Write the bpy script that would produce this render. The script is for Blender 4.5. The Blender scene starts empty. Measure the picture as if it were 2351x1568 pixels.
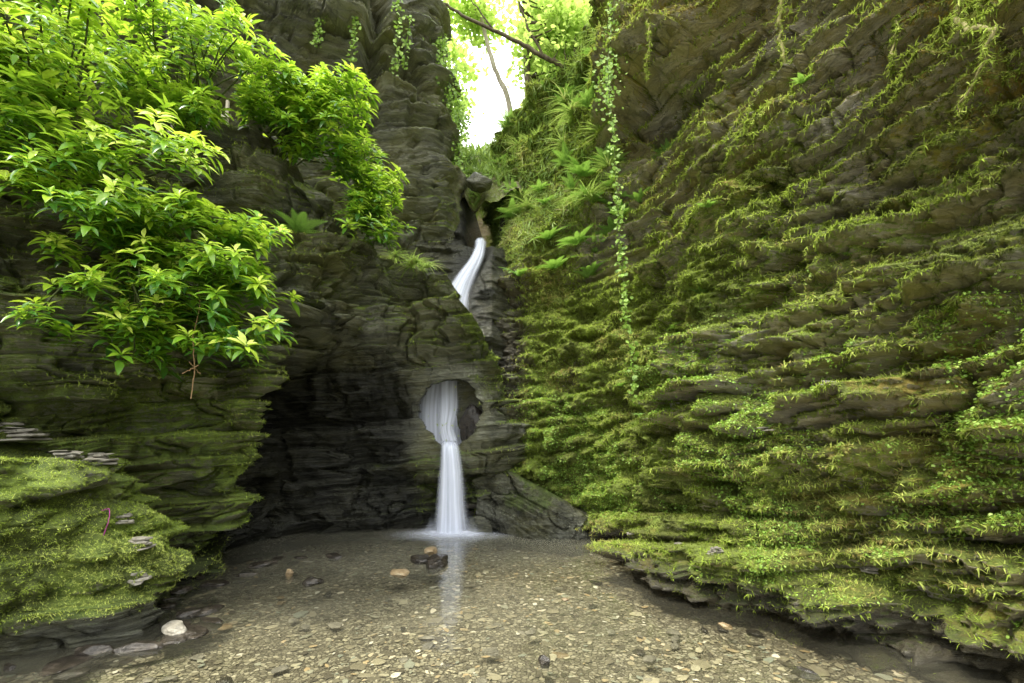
import bpy, math, random
import numpy as np
rng=np.random.default_rng(7); random.seed(7)
scene=bpy.context.scene
COL=scene.collection
# ---------------------------------------------------------------- noise
def h3(ix,iy,iz,seed=0):
    n=(ix.astype(np.int64)*73856093)^(iy.astype(np.int64)*19349663)^(iz.astype(np.int64)*83492791)^(seed*2654435761)
    n&=0xffffffff; n=((n^(n>>13))*1274126177)&0xffffffff; n^=(n>>16); n=(n*2246822519)&0xffffffff; n^=(n>>13)
    return (n&0xffff)/65535.0
def vn(x,y,z,seed=0):
    x,y,z=np.broadcast_arrays(np.asarray(x,float),np.asarray(y,float),np.asarray(z,float))
    fx=np.floor(x);fy=np.floor(y);fz=np.floor(z)
    ix=fx.astype(np.int64);iy=fy.astype(np.int64);iz=fz.astype(np.int64)
    u=x-fx;v=y-fy;w=z-fz
    u=u*u*(3-2*u);v=v*v*(3-2*v);w=w*w*(3-2*w)
    r=0
    for a in (0,1):
        for b in (0,1):
            for c in (0,1):
                r=r+h3(ix+a,iy+b,iz+c,seed)*(u if a else 1-u)*(v if b else 1-v)*(w if c else 1-w)
    return r*2-1
def fbm(x,y,z,o=4,seed=0,g=.5):
    r=0;a=1;f=1
    for i in range(o):
        r=r+a*vn(x*f,y*f,z*f,seed+i*11);a*=g;f*=2.03
    return r
def ss(a,b,x):
    t=np.clip((x-a)/(b-a),0,1);return t*t*(3-2*t)
def strata(s,h,seed,spec,oh=.4,wv=.35,bk=.8):
    tot=0
    for i,(T,amp,fs) in enumerate(spec):
        hh=h/T+wv*vn(s*fs*.5,h*.2,i*5.1,seed+i)
        idn=np.floor(hh);f=hh-idn
        def pr(k):
            q=s*fs*1.5+h3(k,k*0,k*0,seed+31)*9+.3*vn(s*3,h*5,0,seed+5)
            qi=np.floor(q);qf=q-qi
            tl=(h3(qi,k,k*0,seed+177+i)-.5)
            ed=np.minimum(qf,1-qf)
            return .55*vn(s*fs+k*17.3,k*3.7,i*3.3,seed+i)+bk*((h3(qi,k,k*0,seed+77+i)-.5)+1.2*tl*(qf-.5))-.25*(1-ss(0,.05,ed))+.5*(h3(k,k*0,k*0,seed+99)-.5)
        p=pr(idn);pn=pr(idn+1);b=ss(.92,1.,f)
        tv=(h3(idn,idn*0,idn*0,seed+55)-.35)
        tot=tot+amp*(p*(1-b)+pn*b+oh*(f*(1-b)-.45)+.5*tv*(f-.5)*(1-b))
    return tot
# ---------------------------------------------------------------- mesh
def link(o,parent=None,**kw):
    COL.objects.link(o)
    if parent is not None:o.parent=parent
    for k,v in kw.items():
        if v is not None:o[k]=v
    return o
def build(name,V,F,mat,attrs=None,smooth=True,parent=None,**kw):
    V=np.ascontiguousarray(V,dtype=np.float32);F=np.ascontiguousarray(F,dtype=np.int32)
    me=bpy.data.meshes.new(name);k=F.shape[1]
    me.vertices.add(len(V));me.vertices.foreach_set('co',V.ravel())
    me.loops.add(F.size);me.loops.foreach_set('vertex_index',F.ravel())
    me.polygons.add(len(F));me.polygons.foreach_set('loop_start',np.arange(0,F.size,k,dtype=np.int32))
    me.polygons.foreach_set('loop_total',np.full(len(F),k,dtype=np.int32))
    me.polygons.foreach_set('use_smooth',np.full(len(F),smooth))
    me.update(calc_edges=True)
    if attrs:
        for an,a in attrs.items():
            at=me.attributes.new(an,'FLOAT','POINT');at.data.foreach_set('value',np.ascontiguousarray(a,dtype=np.float32).ravel())
    me.materials.append(mat)
    return link(bpy.data.objects.new(name,me),parent,**kw)
def gridF(R,C,mask=None):
    i=np.arange(R*C).reshape(R,C)
    f=np.stack([i[:-1,:-1],i[:-1,1:],i[1:,1:],i[1:,:-1]],-1)
    if mask is not None:f=f[mask]
    return f.reshape(-1,4)
def gnorm(P):
    a=np.gradient(P,axis=1);b=np.gradient(P,axis=0)
    n=np.cross(a,b);return n/(np.linalg.norm(n,axis=-1,keepdims=True)+1e-9)
def nrm(v):return v/(np.linalg.norm(v,axis=-1,keepdims=True)+1e-9)
def inst(tV,tF,pos,fwd,up,sc,tone):
    fwd=nrm(fwd);x=nrm(np.cross(fwd,up));z=np.cross(x,fwd)
    sc=np.asarray(sc)
    if sc.ndim==1:sc=np.repeat(sc[:,None],3,1)
    V=pos[:,None]+x[:,None]*tV[None,:,0:1]*sc[:,None,0:1]+fwd[:,None]*tV[None,:,1:2]*sc[:,None,1:2]+z[:,None]*tV[None,:,2:3]*sc[:,None,2:3]
    F=tF[None]+(np.arange(len(pos))*len(tV))[:,None,None]
    return V.reshape(-1,3),F.reshape(-1,tF.shape[1]),np.repeat(tone,len(tV))
def cat(parts):
    Vs=[];Fs=[];Ts=[];n=0
    for V,F,T in parts:
        Vs.append(V);Fs.append(F+n);Ts.append(T);n+=len(V)
    return np.concatenate(Vs),np.concatenate(Fs),np.concatenate(Ts)
def tube(pts,rad,n=7,tone=.5,rough=0):
    pts=np.array(pts,float);m=len(pts);rad=np.broadcast_to(np.array(rad,float),(m,)).copy()
    if rough:rad=rad*(1+rough*(rng.random(m)-.5))
    t=nrm(np.gradient(pts,axis=0));ref=np.array([.31,.2,.93]) if abs(t[0][2])<.8 else np.array([1.,.1,.05])
    a=nrm(np.cross(t,ref));b=np.cross(t,a);an=np.linspace(0,2*math.pi,n,endpoint=False)
    V=pts[:,None]+(a[:,None]*np.cos(an)[None,:,None]+b[:,None]*np.sin(an)[None,:,None])*rad[:,None,None]
    i=np.arange(m*n).reshape(m,n);j=np.roll(i,-1,1)
    F=np.stack([i[:-1],j[:-1],j[1:],i[1:]],-1).reshape(-1,4)
    return V.reshape(-1,3),F,np.full(m*n,tone)
def curve(pts,n=12,jit=0):
    pts=np.array(pts,float);m=len(pts);P=np.vstack([2*pts[0]-pts[1],pts,2*pts[-1]-pts[-2]])
    out=[]
    for i in range(m-1):
        p0,p1,p2,p3=P[i:i+4]
        for t in np.linspace(0,1,n,endpoint=False):
            out.append(.5*((2*p1)+(-p0+p2)*t+(2*p0-5*p1+4*p2-p3)*t*t+(-p0+3*p1-3*p2+p3)*t**3))
    out.append(pts[-1]);out=np.array(out)
    if jit:out[1:-1]+=(rng.random(out[1:-1].shape)-.5)*jit
    return out
# ---------------------------------------------------------------- materials
class N:
    def __init__(s,name):
        s.m=bpy.data.materials.new(name);s.m.use_nodes=True;s.t=s.m.node_tree;s.t.nodes.clear()
        s.out=s.n('ShaderNodeOutputMaterial')
    def n(s,ty):return s.t.nodes.new(ty)
    def l(s,a,b):s.t.links.new(a,b)
    def co(s,sc=(1,1,1),rot=None):
        c=s.n('ShaderNodeTexCoord').outputs['Object']
        if rot:
            r=s.n('ShaderNodeMapping');r.inputs['Rotation'].default_value=rot;s.l(c,r.inputs[0]);c=r.outputs[0]
        m=s.n('ShaderNodeMapping');m.inputs['Scale'].default_value=sc
        s.l(c,m.inputs[0]);return m.outputs[0]
    def noise(s,co,scale,det=5,rough=.6,dist=0):
        x=s.n('ShaderNodeTexNoise');x.inputs['Scale'].default_value=scale;x.inputs['Detail'].default_value=det
        x.inputs['Roughness'].default_value=rough;x.inputs['Distortion'].default_value=dist
        s.l(co,x.inputs['Vector']);return x.outputs[0]
    def vor(s,co,scale,out=0,feat='F1'):
        x=s.n('ShaderNodeTexVoronoi');x.feature=feat;x.inputs['Scale'].default_value=scale;s.l(co,x.inputs['Vector']);return x.outputs[out]
    def ramp(s,f,stops):
        r=s.n('ShaderNodeValToRGB');e=r.color_ramp.elements
        while len(e)<len(stops):e.new(.5)
        for el,(p,c) in zip(e,stops):
            el.position=p;el.color=(c,c,c,1) if not hasattr(c,'__len__') else (*c,1)
        s.l(f,r.inputs[0]);return r.outputs[0]
    def mix(s,f,a,b,mode='MIX'):
        m=s.n('ShaderNodeMix');m.data_type='RGBA';m.blend_type=mode
        for v,i in ((f,0),(a,6),(b,7)):
            if hasattr(v,'links'):s.l(v,m.inputs[i])
            elif i==0:m.inputs[0].default_value=v
            else:m.inputs[i].default_value=(*v,1)
        return m.outputs[2]
    def math(s,op,a,b=0,c=0,clamp=False):
        m=s.n('ShaderNodeMath');m.operation=op;m.use_clamp=clamp
        for v,i in ((a,0),(b,1),(c,2)):
            if hasattr(v,'links'):s.l(v,m.inputs[i])
            else:m.inputs[i].default_value=v
        return m.outputs[0]
    def attr(s,a):
        x=s.n('ShaderNodeAttribute');x.attribute_name=a;return x.outputs['Fac']
    def bump(s,h,st,dist=.02,prev=None):
        b=s.n('ShaderNodeBump');b.inputs['Strength'].default_value=st;b.inputs['Distance'].default_value=dist
        s.l(h,b.inputs['Height'])
        if prev is not None:s.l(prev,b.inputs['Normal'])
        return b.outputs[0]
    def pbsdf(s,col,rough=.7,spec=.4,normal=None):
        p=s.n('ShaderNodeBsdfPrincipled')
        if hasattr(col,'links'):s.l(col,p.inputs['Base Color'])
        else:p.inputs['Base Color'].default_value=(*col,1)
        if hasattr(rough,'links'):s.l(rough,p.inputs['Roughness'])
        else:p.inputs['Roughness'].default_value=rough
        p.inputs['Specular IOR Level'].default_value=spec
        if normal is not None:s.l(normal,p.inputs['Normal'])
        return p.outputs[0]
    def done(s,sh):s.l(sh,s.out.inputs[0]);return s.m
def rock_mat(name,dark,mid,light,mA,mB,ochre,rough=(.35,.8),spec=.5,rot=(0,0,0)):
    k=N(name);c=k.co();cs=k.co((.8,.8,6),rot);cf=k.co((.8,.8,20),rot)
    a=k.noise(cs,1.8,10,.7,.3);b=k.noise(cf,1.5,7,.65,.15)
    base=k.ramp(a,[(.32,dark),(.5,mid),(.68,light)])
    base=k.mix(k.ramp(b,[(.38,.8),(.55,.0)]),base,tuple(x*.25 for x in mid))
    tint=k.ramp(k.noise(c,1.1,5,.6),[(.42,0),(.62,.7)])
    base=k.mix(tint,base,(mid[0]*1.2,mid[1]*1.15,mid[2]*.45))
    lich=k.ramp(k.noise(c,9,6,.7),[(.6,0),(.7,.5)])
    base=k.mix(lich,base,tuple(min(1,x*1.3+.02) for x in light))
    cc=k.co((.8,.8,7.5),rot);sp=k.n('ShaderNodeSeparateColor');k.l(k.vor(cc,2.4,1),sp.inputs[0])
    chunk=sp.outputs[0];crk=k.ramp(k.vor(cc,2.4,0,'DISTANCE_TO_EDGE'),[(0,0),(.04,1)])
    base=k.mix(k.math('MULTIPLY',k.math('SUBTRACT',1,crk),.5),base,tuple(x*.4 for x in dark))
    base=k.mix(k.math('MULTIPLY',chunk,.3),base,light)
    fine=k.noise(c,55,5,.75);fine2=k.noise(c,16,6,.7)
    mo=k.attr('moss');oc=k.attr('ochre');wet=k.attr('wet')  # wet: damp rock, plus painted shade in the alcove and slot
    mf=k.math('ADD',mo,k.math('MULTIPLY',k.math('SUBTRACT',fine2,.5),1.5))
    mf=k.math('ADD',mf,k.math('MULTIPLY',k.math('SUBTRACT',fine,.5),.6))
    mf=k.ramp(mf,[(.42,0),(.6,1)])
    mc=k.mix(k.ramp(k.noise(c,7,8,.75),[(.35,0),(.65,1)]),mA,mB)
    mc=k.mix(k.ramp(k.noise(c,1.7,5,.65),[(.42,.65),(.58,0)]),mc,(mA[0]*.75,mA[1]*.5,mA[2]*.6))
    mc=k.mix(k.ramp(fine,[(.3,.7),(.55,0)]),mc,tuple(x*.2 for x in mA))
    of=k.ramp(k.math('ADD',oc,k.math('MULTIPLY',k.math('SUBTRACT',k.noise(c,3.3,7,.7),.5),1.6)),[(.4,0),(.8,.85)])
    mc=k.mix(of,mc,k.mix(fine2,tuple(x*.4 for x in ochre),ochre))
    col=k.mix(mf,base,mc)
    col=k.mix(k.math('MULTIPLY',wet,.88),col,tuple(x*.5 for x in dark))
    rr=k.math('MULTIPLY_ADD',mf,rough[1]-rough[0],rough[0],clamp=True)
    rr=k.math('SUBTRACT',rr,k.math('MULTIPLY',wet,.2),clamp=True)
    n0=k.bump(chunk,.6,.04);n1=k.bump(b,1,.06,n0);n2=k.bump(a,.7,.08,n1);n3=k.bump(k.mix(mf,k.noise(cs,20,5,.7),fine),.9,.03,n2)
    return k.done(k.pbsdf(col,rr,spec,n3))
def leaf_mat(name,stops,rough=.4,trans=.3,tcol=(.3,.5,.05),spec=.5):
    k=N(name);t=k.attr('tone');c=k.co()
    col=k.ramp(t,stops)
    col=k.mix(k.ramp(k.noise(c,14,4,.6),[(.35,.35),(.6,0)]),col,tuple(x*.45 for x in stops[0][1]))
    p=k.pbsdf(col,rough,spec)
    if trans:
        tr=k.n('ShaderNodeBsdfTranslucent');k.l(k.mix(.6,col,tcol),tr.inputs[0])
        m=k.n('ShaderNodeMixShader');m.inputs[0].default_value=trans;k.l(p,m.inputs[1]);k.l(tr.outputs[0],m.inputs[2]);p=m.outputs[0]
    return k.done(p)
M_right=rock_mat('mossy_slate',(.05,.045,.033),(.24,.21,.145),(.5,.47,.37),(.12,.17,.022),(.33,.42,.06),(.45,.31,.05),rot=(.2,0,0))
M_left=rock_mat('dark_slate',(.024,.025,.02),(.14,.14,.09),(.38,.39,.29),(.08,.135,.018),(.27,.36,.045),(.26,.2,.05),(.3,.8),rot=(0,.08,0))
M_moss=leaf_mat('moss_tufts',[(0,(.045,.05,.02)),(.18,(.12,.13,.035)),(.38,(.19,.25,.04)),(.64,(.34,.46,.065)),(.84,(.56,.64,.16)),(.93,(.42,.4,.12)),(1,(.34,.27,.1))],.85,.3,(.45,.58,.08),.1)
M_small=leaf_mat('small_plant_leaves',[(0,(.12,.22,.03)),(.6,(.3,.49,.07)),(1,(.52,.7,.17))],.5,.35)
M_shrub=leaf_mat('shrub_leaves',[(0,(.015,.06,.018)),(.35,(.05,.18,.025)),(.65,(.23,.45,.03)),(.85,(.5,.68,.05)),(1,(.74,.84,.15))],.3,.4,(.53,.78,.05),.4)
M_tree=leaf_mat('tree_leaves',[(0,(.18,.32,.04)),(.6,(.38,.55,.1)),(1,(.6,.74,.22))],.5,.6,(.7,.88,.22),.3)
M_fern=leaf_mat('fern_leaves',[(0,(.1,.22,.04)),(.6,(.25,.45,.1)),(1,(.45,.65,.2))],.5,.4)
M_grass=leaf_mat('grass_blades',[(0,(.12,.21,.03)),(.6,(.3,.45,.09)),(.9,(.5,.56,.2)),(1,(.5,.4,.22))],.55,.35,(.45,.6,.12))
def bark(name,a,b):
    k=N(name);c=k.co((1,1,.4));f=k.noise(c,14,7,.7)
    return k.done(k.pbsdf(k.ramp(f,[(.3,a),(.7,b)]),.85,.2,k.bump(f,.8,.02)))
M_bark=bark('bark',(.035,.028,.018),(.15,.125,.075))
M_root=bark('mossy_bark',(.08,.075,.03),(.32,.29,.12))
M_twig=bark('pale_wood',(.16,.10,.05),(.38,.25,.13))
M_rail=bark('weathered_timber',(.25,.22,.17),(.5,.46,.36))
M_stem=bark('green_stem',(.03,.045,.015),(.11,.13,.04))
def stone_mat(name,a,b,c3,rough=.5):
    k=N(name);c=k.co();f=k.noise(c,12,7,.7);g=k.noise(k.co((1,1,8)),9,5,.7)
    oi=k.n('ShaderNodeObjectInfo')
    col=k.ramp(f,[(.3,a),(.55,b),(.75,c3)]);col=k.mix(k.math('MULTIPLY',oi.outputs['Random'],.6),col,tuple(x*.35 for x in b))
    return k.done(k.pbsdf(col,rough,.5,k.bump(g,.6,.02,k.bump(f,.5,.02))))
M_stone=stone_mat('slate_stone',(.1,.09,.07),(.27,.25,.2),(.5,.46,.38),.6)
M_wetstone=stone_mat('wet_stone',(.008,.007,.005),(.04,.033,.025),(.12,.1,.075),.2)
M_ochrestone=stone_mat('ochre_stone',(.12,.08,.04),(.33,.24,.13),(.6,.52,.36),.35)
k=N('gravel');t=k.attr('tone');c=k.co();f=k.noise(c,22,6,.7)
col=k.ramp(t,[(0,(.06,.05,.035)),(.2,(.18,.16,.11)),(.45,(.34,.305,.21)),(.68,(.5,.46,.33)),(.78,(.26,.29,.24)),(.88,(.52,.38,.2)),(1,(.9,.87,.75))])
M_gravel=k.done(k.pbsdf(k.mix(k.ramp(f,[(.3,.4),(.6,0)]),col,(.10,.085,.06)),.5,.3,k.bump(f,.3,.01)))
k=N('pool_bed');c=k.co();v=k.vor(k.co((1,1,.2)),27,1);e=k.vor(k.co((1,1,.2)),27,0,'DISTANCE_TO_EDGE')
sv=k.n('ShaderNodeSeparateColor');k.l(v,sv.inputs[0])
col=k.ramp(sv.outputs[0],[(0,(.10,.085,.06)),(.4,(.22,.2,.14)),(.8,(.35,.32,.23)),(1,(.52,.48,.36))])
col=k.mix(k.ramp(e,[(.0,1),(.09,0)]),col,(.06,.05,.03))
col=k.mix(k.ramp(k.noise(c,1.3,5,.6),[(.4,0),(.65,.45)]),col,(.15,.13,.09))
M_bed=k.done(k.pbsdf(col,.5,.3,k.bump(k.ramp(e,[(0,0),(.15,1)]),.7,.02)))
# water
k=N('pool_water');c=k.co()
nb=k.bump(k.noise(k.co((1,1.8,1)),2.2,3,.5,.5),.3,.03)
gl=k.n('ShaderNodeBsdfGlossy');gl.inputs['Roughness'].default_value=.09;gl.inputs['Color'].default_value=(.98,.99,1,1);k.l(nb,gl.inputs['Normal'])
tr=k.n('ShaderNodeBsdfTransparent');tr.inputs[0].default_value=(.96,.96,.89,1)
df=k.n('ShaderNodeBsdfDiffuse');df.inputs[0].default_value=(.28,.27,.2,1)
m1=k.n('ShaderNodeMixShader');k.l(k.attr('murk'),m1.inputs[0]);k.l(tr.outputs[0],m1.inputs[1]);k.l(df.outputs[0],m1.inputs[2])
fr=k.n('ShaderNodeFresnel');fr.inputs[0].default_value=1.75;k.l(nb,fr.inputs['Normal'])
m2=k.n('ShaderNodeMixShader');k.l(fr.outputs[0],m2.inputs[0]);k.l(m1.outputs[0],m2.inputs[1]);k.l(gl.outputs[0],m2.inputs[2])
M_water=k.done(m2.outputs[0])
def fall_mat(name,dens,tintc=(.84,.88,.98),fq=3.2):
    k=N(name);ua=k.attr('uu');va=k.attr('vv');cb=k.n('ShaderNodeCombineXYZ')
    k.l(k.math('MULTIPLY',ua,fq),cb.inputs[0]);k.l(k.math('MULTIPLY',va,.3),cb.inputs[1])
    s=k.noise(cb.outputs[0],1.5,4,.45)
    al=k.math('MULTIPLY',k.attr('alpha'),k.ramp(s,[(.25,dens[0]),(.62,dens[1])]),clamp=True)
    col=k.mix(k.ramp(s,[(.3,1),(.65,0)]),tintc,tuple(x*.86 for x in tintc))
    d=k.n('ShaderNodeBsdfDiffuse');k.l(col,d.inputs[0]);tl=k.n('ShaderNodeBsdfTranslucent');k.l(col,tl.inputs[0])
    ms=k.n('ShaderNodeMixShader');ms.inputs[0].default_value=.35;k.l(d.outputs[0],ms.inputs[1]);k.l(tl.outputs[0],ms.inputs[2])
    tr=k.n('ShaderNodeBsdfTransparent');m=k.n('ShaderNodeMixShader');k.l(al,m.inputs[0]);k.l(tr.outputs[0],m.inputs[1]);k.l(ms.outputs[0],m.inputs[2])
    return k.done(m.outputs[0])
M_fall=fall_mat('falling_water',(.45,.85));M_foam=fall_mat('foam',(.7,1))
# ---------------------------------------------------------------- loft
def smooth_cols(A,w):
    if w<1:return A
    P=np.concatenate([np.repeat(A[:,:1],w,1),A,np.repeat(A[:,-1:],w,1)],1)
    c=np.cumsum(np.concatenate([np.zeros_like(P[:,:1]),P],1),1)
    return (c[:,2*w+1:]-c[:,:-2*w-1])/(2*w+1)
def loft(zs,levels,tops,R,C,sign,cap,seed,w,pw=.7):
    L=np.array(levels,float);zs=np.array(zs,float);K=L.shape[1];tops=np.array(tops,float)
    mean=L.mean(0);kk=np.linspace(0,K-1,4000)
    mp=np.stack([np.interp(kk,range(K),mean[:,i]) for i in (0,1)],-1)
    ds=np.r_[0,np.linalg.norm(np.diff(mp,axis=0),axis=1)];d=np.maximum(np.hypot(mp[:,0],mp[:,1]),2.5)
    cw=np.cumsum(ds/d**pw);ks=np.interp(np.linspace(0,cw[-1],C),cw,kk);s=np.interp(ks,kk,np.cumsum(ds))
    LC=np.stack([[np.interp(ks,range(K),L[l,:,i]) for i in (0,1)] for l in range(len(zs))]).transpose(0,2,1)
    LC=smooth_cols(LC,w);top=smooth_cols(np.interp(ks,range(K),tops)[None,:,None],max(1,w//2))[0,:,0]
    nc=cap['n'];Rf=R-nc
    t=np.linspace(0,1,Rf)[:,None];Z=zs[0]+(top[None]-zs[0])*t
    zw=cap.get('zw',0);Zq=Z
    if zw:Zq=np.clip(Z+zw*fbm(s[None]*.9,Z*.5,0,4,seed+3)*ss(.2,1.2,Z),zs[0],zs[-1])
    i=np.clip(np.searchsorted(zs,Zq)-1,0,len(zs)-2);f=np.clip((Zq-zs[i])/(zs[i+1]-zs[i]),0,1)
    f=f*.5+.5*(f*f*(3-2*f))
    ci=np.arange(C)[None]
    XY=LC[i,ci]*(1-f[...,None])+LC[i+1,ci]*f[...,None]
    T=nrm(smooth_cols(np.gradient(XY,axis=1),max(4,w)));Nn=np.stack([T[...,1],-T[...,0]],-1)*sign
    P=np.concatenate([XY,Z[...,None]],-1)
    cd=np.stack([np.interp(ks,range(K),np.array(cap['dir'])[:,j]) for j in (0,1,2)],-1)
    tt=np.linspace(0,1,nc+1)[1:,None,None]
    capP=np.concatenate([P[-1:,:,:2]+cd[None,:,:2]*tt,(P[-1:,:,2:]+cd[None,:,2:]*(tt**cap.get('p',1)))],-1)
    S=np.broadcast_to(s[None],(R,C))
    P=np.concatenate([P,capP]);Nn=np.concatenate([Nn,np.repeat(Nn[-1:],nc,0)])
    fade=np.concatenate([np.ones((Rf,1)),1-.75*np.linspace(0,1,nc)[:,None]])
    return P,Nn,S,np.broadcast_to(fade,(R,C)),Rf
def disp(P,Nn,amt,fade,Rf,seed,vert=.04):
    Q=P.copy();Q[...,:2]+=Nn*(amt*fade)[...,None]
    Q[...,2]+=vert*fbm(P[...,0]*2,P[...,1]*2,P[...,2]*2,3,seed+9)
    Q[Rf:,:,2]+=.18*fbm(P[Rf:,:,0]*1.7,P[Rf:,:,1]*1.7,0,5,seed+4)*np.minimum(1,np.linspace(0,3,len(P)-Rf))[:,None]
    return Q
SP=[(1.1,.7,.3),(.43,.46,.45),(.15,.2,.8),(.055,.065,1.8)]
# right cliff
zR=[-.5,.0,.28,.45,1.2,2.2,4.5,7,9.3,13]
b0=[(-.4,15),(-.4,11.5),(-.4,9.5),(-.45,8.3),(.35,7.75),(1.4,7.15),(2.0,6.1),(1.75,4.8),(2.95,3.0),(4.5,.6),(7,-5)]
LR=[b0,b0,
 [(-.4,15),(-.4,11.5),(-.4,9.5),(-.42,8.35),(.4,7.85),(1.45,7.25),(2.0,6.1),(1.77,4.85),(3.0,3.05),(4.55,.65),(7,-5)],
 [(-.4,15),(-.4,11.5),(-.4,9.5),(-.35,8.4),(.5,8.0),(1.6,7.4),(2.2,6.15),(2.08,5.07),(3.28,3.28),(4.75,.8),(7.2,-5)],
 [(-.4,15),(-.4,11.5),(-.4,9.5),(-.3,8.3),(.6,8.15),(1.75,7.65),(2.35,6.2),(2.25,5.15),(3.35,3.35),(4.8,.8),(7.2,-5)],
 [(-.3,15),(-.3,11.5),(-.3,9.6),(-.25,8.3),(.7,8.4),(1.9,7.9),(2.5,6.45),(2.55,5.35),(3.55,3.5),(5.0,.8),(7.3,-5)],
 [(-.25,15),(-.25,11.5),(-.3,9.7),(.05,9.1),(1.1,9.0),(2.2,8.2),(2.95,6.8),(3.15,5.5),(4.0,3.6),(5.3,.8),(7.5,-5)],
 [(-.3,15),(-.3,11.5),(-.25,10.6),(.5,10.0),(1.35,9.4),(2.25,8.4),(3.2,7.0),(3.8,5.7),(4.7,3.7),(5.9,.8),(7.8,-5)],
 [(-.6,15),(-.6,12.2),(-.1,11.5),(.75,10.8),(1.5,10),(2.15,9),(3.2,7.5),(4.2,5.9),(5.2,3.9),(6.3,.8),(8,-5)],
 [(.5,15),(.6,13),(.9,12),(1.4,11),(1.9,10),(2.2,9),(3.2,7.6),(4.4,5.9),(5.4,3.9),(6.5,.8),(8,-5)]]
P,Nn,S,fade,Rf=loft(zR,LR,[9.0,8.9,9.1,9.7,10.1,12.3,11.5,9.8,8.2,6.8,6],880,1150,1,dict(n=60,dir=[(4,1,1.)]*6+[(5,1,.8)]*5),3,14)
X,Y,Z=P[...,0],P[...,1],P[...,2]
heavy=ss(5.4,6.6,Y)*(1-ss(9,10.5,Y))*ss(.3,.8,Z)*(1-ss(3.6,5.2,Z))
hi=ss(3.2,5.2,Z)*(1-ss(8.6,9.6,Y))
st=strata(S,Z-.16*S+.05*fbm(S*.3,Z*.2,0,2,3),5,SP,.4,.15,.75)
lump=fbm(X*1.1,Y*1.1,Z*1.4,4,21)
cush=np.abs(fbm(X*2.6,Y*2.6,Z*4.2,4,23))
slotd=1-.85*np.exp(-((Z-6.2)/1.6)**4)*ss(9.0,9.7,Y)
amt=st*(1-.45*heavy)*(.85+.3*hi)*ss(-.1,.5,Z+.25)+lump*.18*(1-.6*hi)+(cush-.3)*.38*(1-.9*hi)
amt+=np.abs(fbm(X*8,Y*8,Z*12,3,29))*.03
amt*=slotd
amt-=.9*np.exp(-((Y-8.15)/.5)**2-((Z-6.9)/.45)**2)
amt+=.55*np.exp(-((Y-8.2)/.9)**2-((Z-8.2)/.7)**2)
PR=disp(P,Nn,amt,fade,Rf,5)
nR=gnorm(PR);nR*=np.sign((nR[...,:2]*Nn).sum(-1))[...,None]
up=np.clip(nR[...,2],-1,1)
mossR=.72+.4*fbm(X*.7,Y*.7,Z*.9,4,41)+.42*up+.4*heavy-.22*hi
mossR+=.5*ss(8.8,9.8,Y)*ss(4,5.5,Z)
wetR=(1-ss(.1,.35,Z+.1*lump))*.9
dz=np.exp(-((X+.15)/.4)**2)*(1-ss(4.6,5.8,Z))*ss(7.9,8.4,Y)
wetR=np.clip(wetR+dz*.8,0,1);mossR-=dz*.9;mossR-=(1-ss(.02,.3,Z+.12*lump))*.5
ochR=.28+.3*hi+.25*fbm(X*.6,Y*.6,Z*.6,3,51)+.15*ss(6,4,Y)*ss(1.5,3,Z)-.4*heavy-.4*ss(9,10,Y)
build('gorge_cliff',PR.reshape(-1,3),gridF(*PR.shape[:2]),M_right,dict(moss=mossR,ochre=ochR,wet=wetR),kind='structure',label='tall layered slate gorge cliff thick with moss')
# left upper cliff
zB=[-.5,6,7.2,7.8,9.5,10.8,11.4,13.5]
lo=[(-1.4,15),(-1.25,12),(-1.05,10.3),(-1.4,9.6),(-2.4,9.3),(-3.8,8.9),(-5.6,7.6),(-7,3.5),(-9,-5)]
LB=[lo,lo,[(-1.6,15),(-1.4,12),(-1.1,10.3),(-1.4,9.6),(-2.4,9.3),(-3.8,8.9),(-5.5,7.6),(-7,3.5),(-9,-5)],
 [(-2.0,15),(-1.6,12),(-1.3,10.4),(-1.5,9.8),(-2.5,9.4),(-3.8,8.8),(-5.5,7.5),(-7,3.5),(-9,-5)],
 [(-2.8,15),(-2.2,12),(-1.5,10.4),(-1.6,9.7),(-2.6,9.2),(-3.8,8.7),(-5.4,7.4),(-6.9,3.5),(-9,-5)],
 [(-3.1,15),(-2.6,12),(-1.75,10.4),(-1.85,9.7),(-2.7,9.2),(-3.8,8.6),(-5.3,7.3),(-6.8,3.5),(-9,-5)],
 [(-3.6,15),(-3.2,12),(-2.7,10.6),(-2.7,9.9),(-3.,9.3),(-3.8,8.6),(-5.2,7.3),(-6.8,3.5),(-9,-5)],
 [(-3.8,15),(-3.4,12),(-3.1,10.8),(-3.1,10),(-3.3,9.3),(-3.9,8.5),(-5.2,7.2),(-6.7,3.5),(-9,-5)]]
P,Nn,S,fade,Rf=loft(zB,LB,[12.0,12.0,12.3,12.5,12,11,9,6.2,5],660,620,-1,dict(n=40,dir=[(-4,0,1.)]*9),8,8,.5)
X,Y,Z=P[...,0],P[...,1],P[...,2]
st=strata(S,Z-.16*X+.1*fbm(S*.4,Z*.3,0,3,8),8,SP)
lump=fbm(X*1.1,Y*1.1,Z*1.2,4,22)
crack=np.exp(-((X+2.85-.12*(Z-9))/.16)**2)*ss(6.5,8,Z)
slotd=1-.8*np.exp(-((Z-6.2)/1.6)**4)*ss(9.6,10.,Y)
amt=(st*.75*(1+.2*ss(7,9,Z))+lump*.16)*slotd-crack*.6+fbm(X*9,Y*9,Z*14,3,30)*.015
PB=disp(P,Nn,amt,fade,Rf,8);nB=gnorm(PB);nB*=np.sign((nB[...,:2]*Nn).sum(-1))[...,None]
mossB=.34+.3*fbm(X*.8,Y*.8,Z*.8,4,42)+.45*np.clip(nB[...,2],-1,1)
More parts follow.
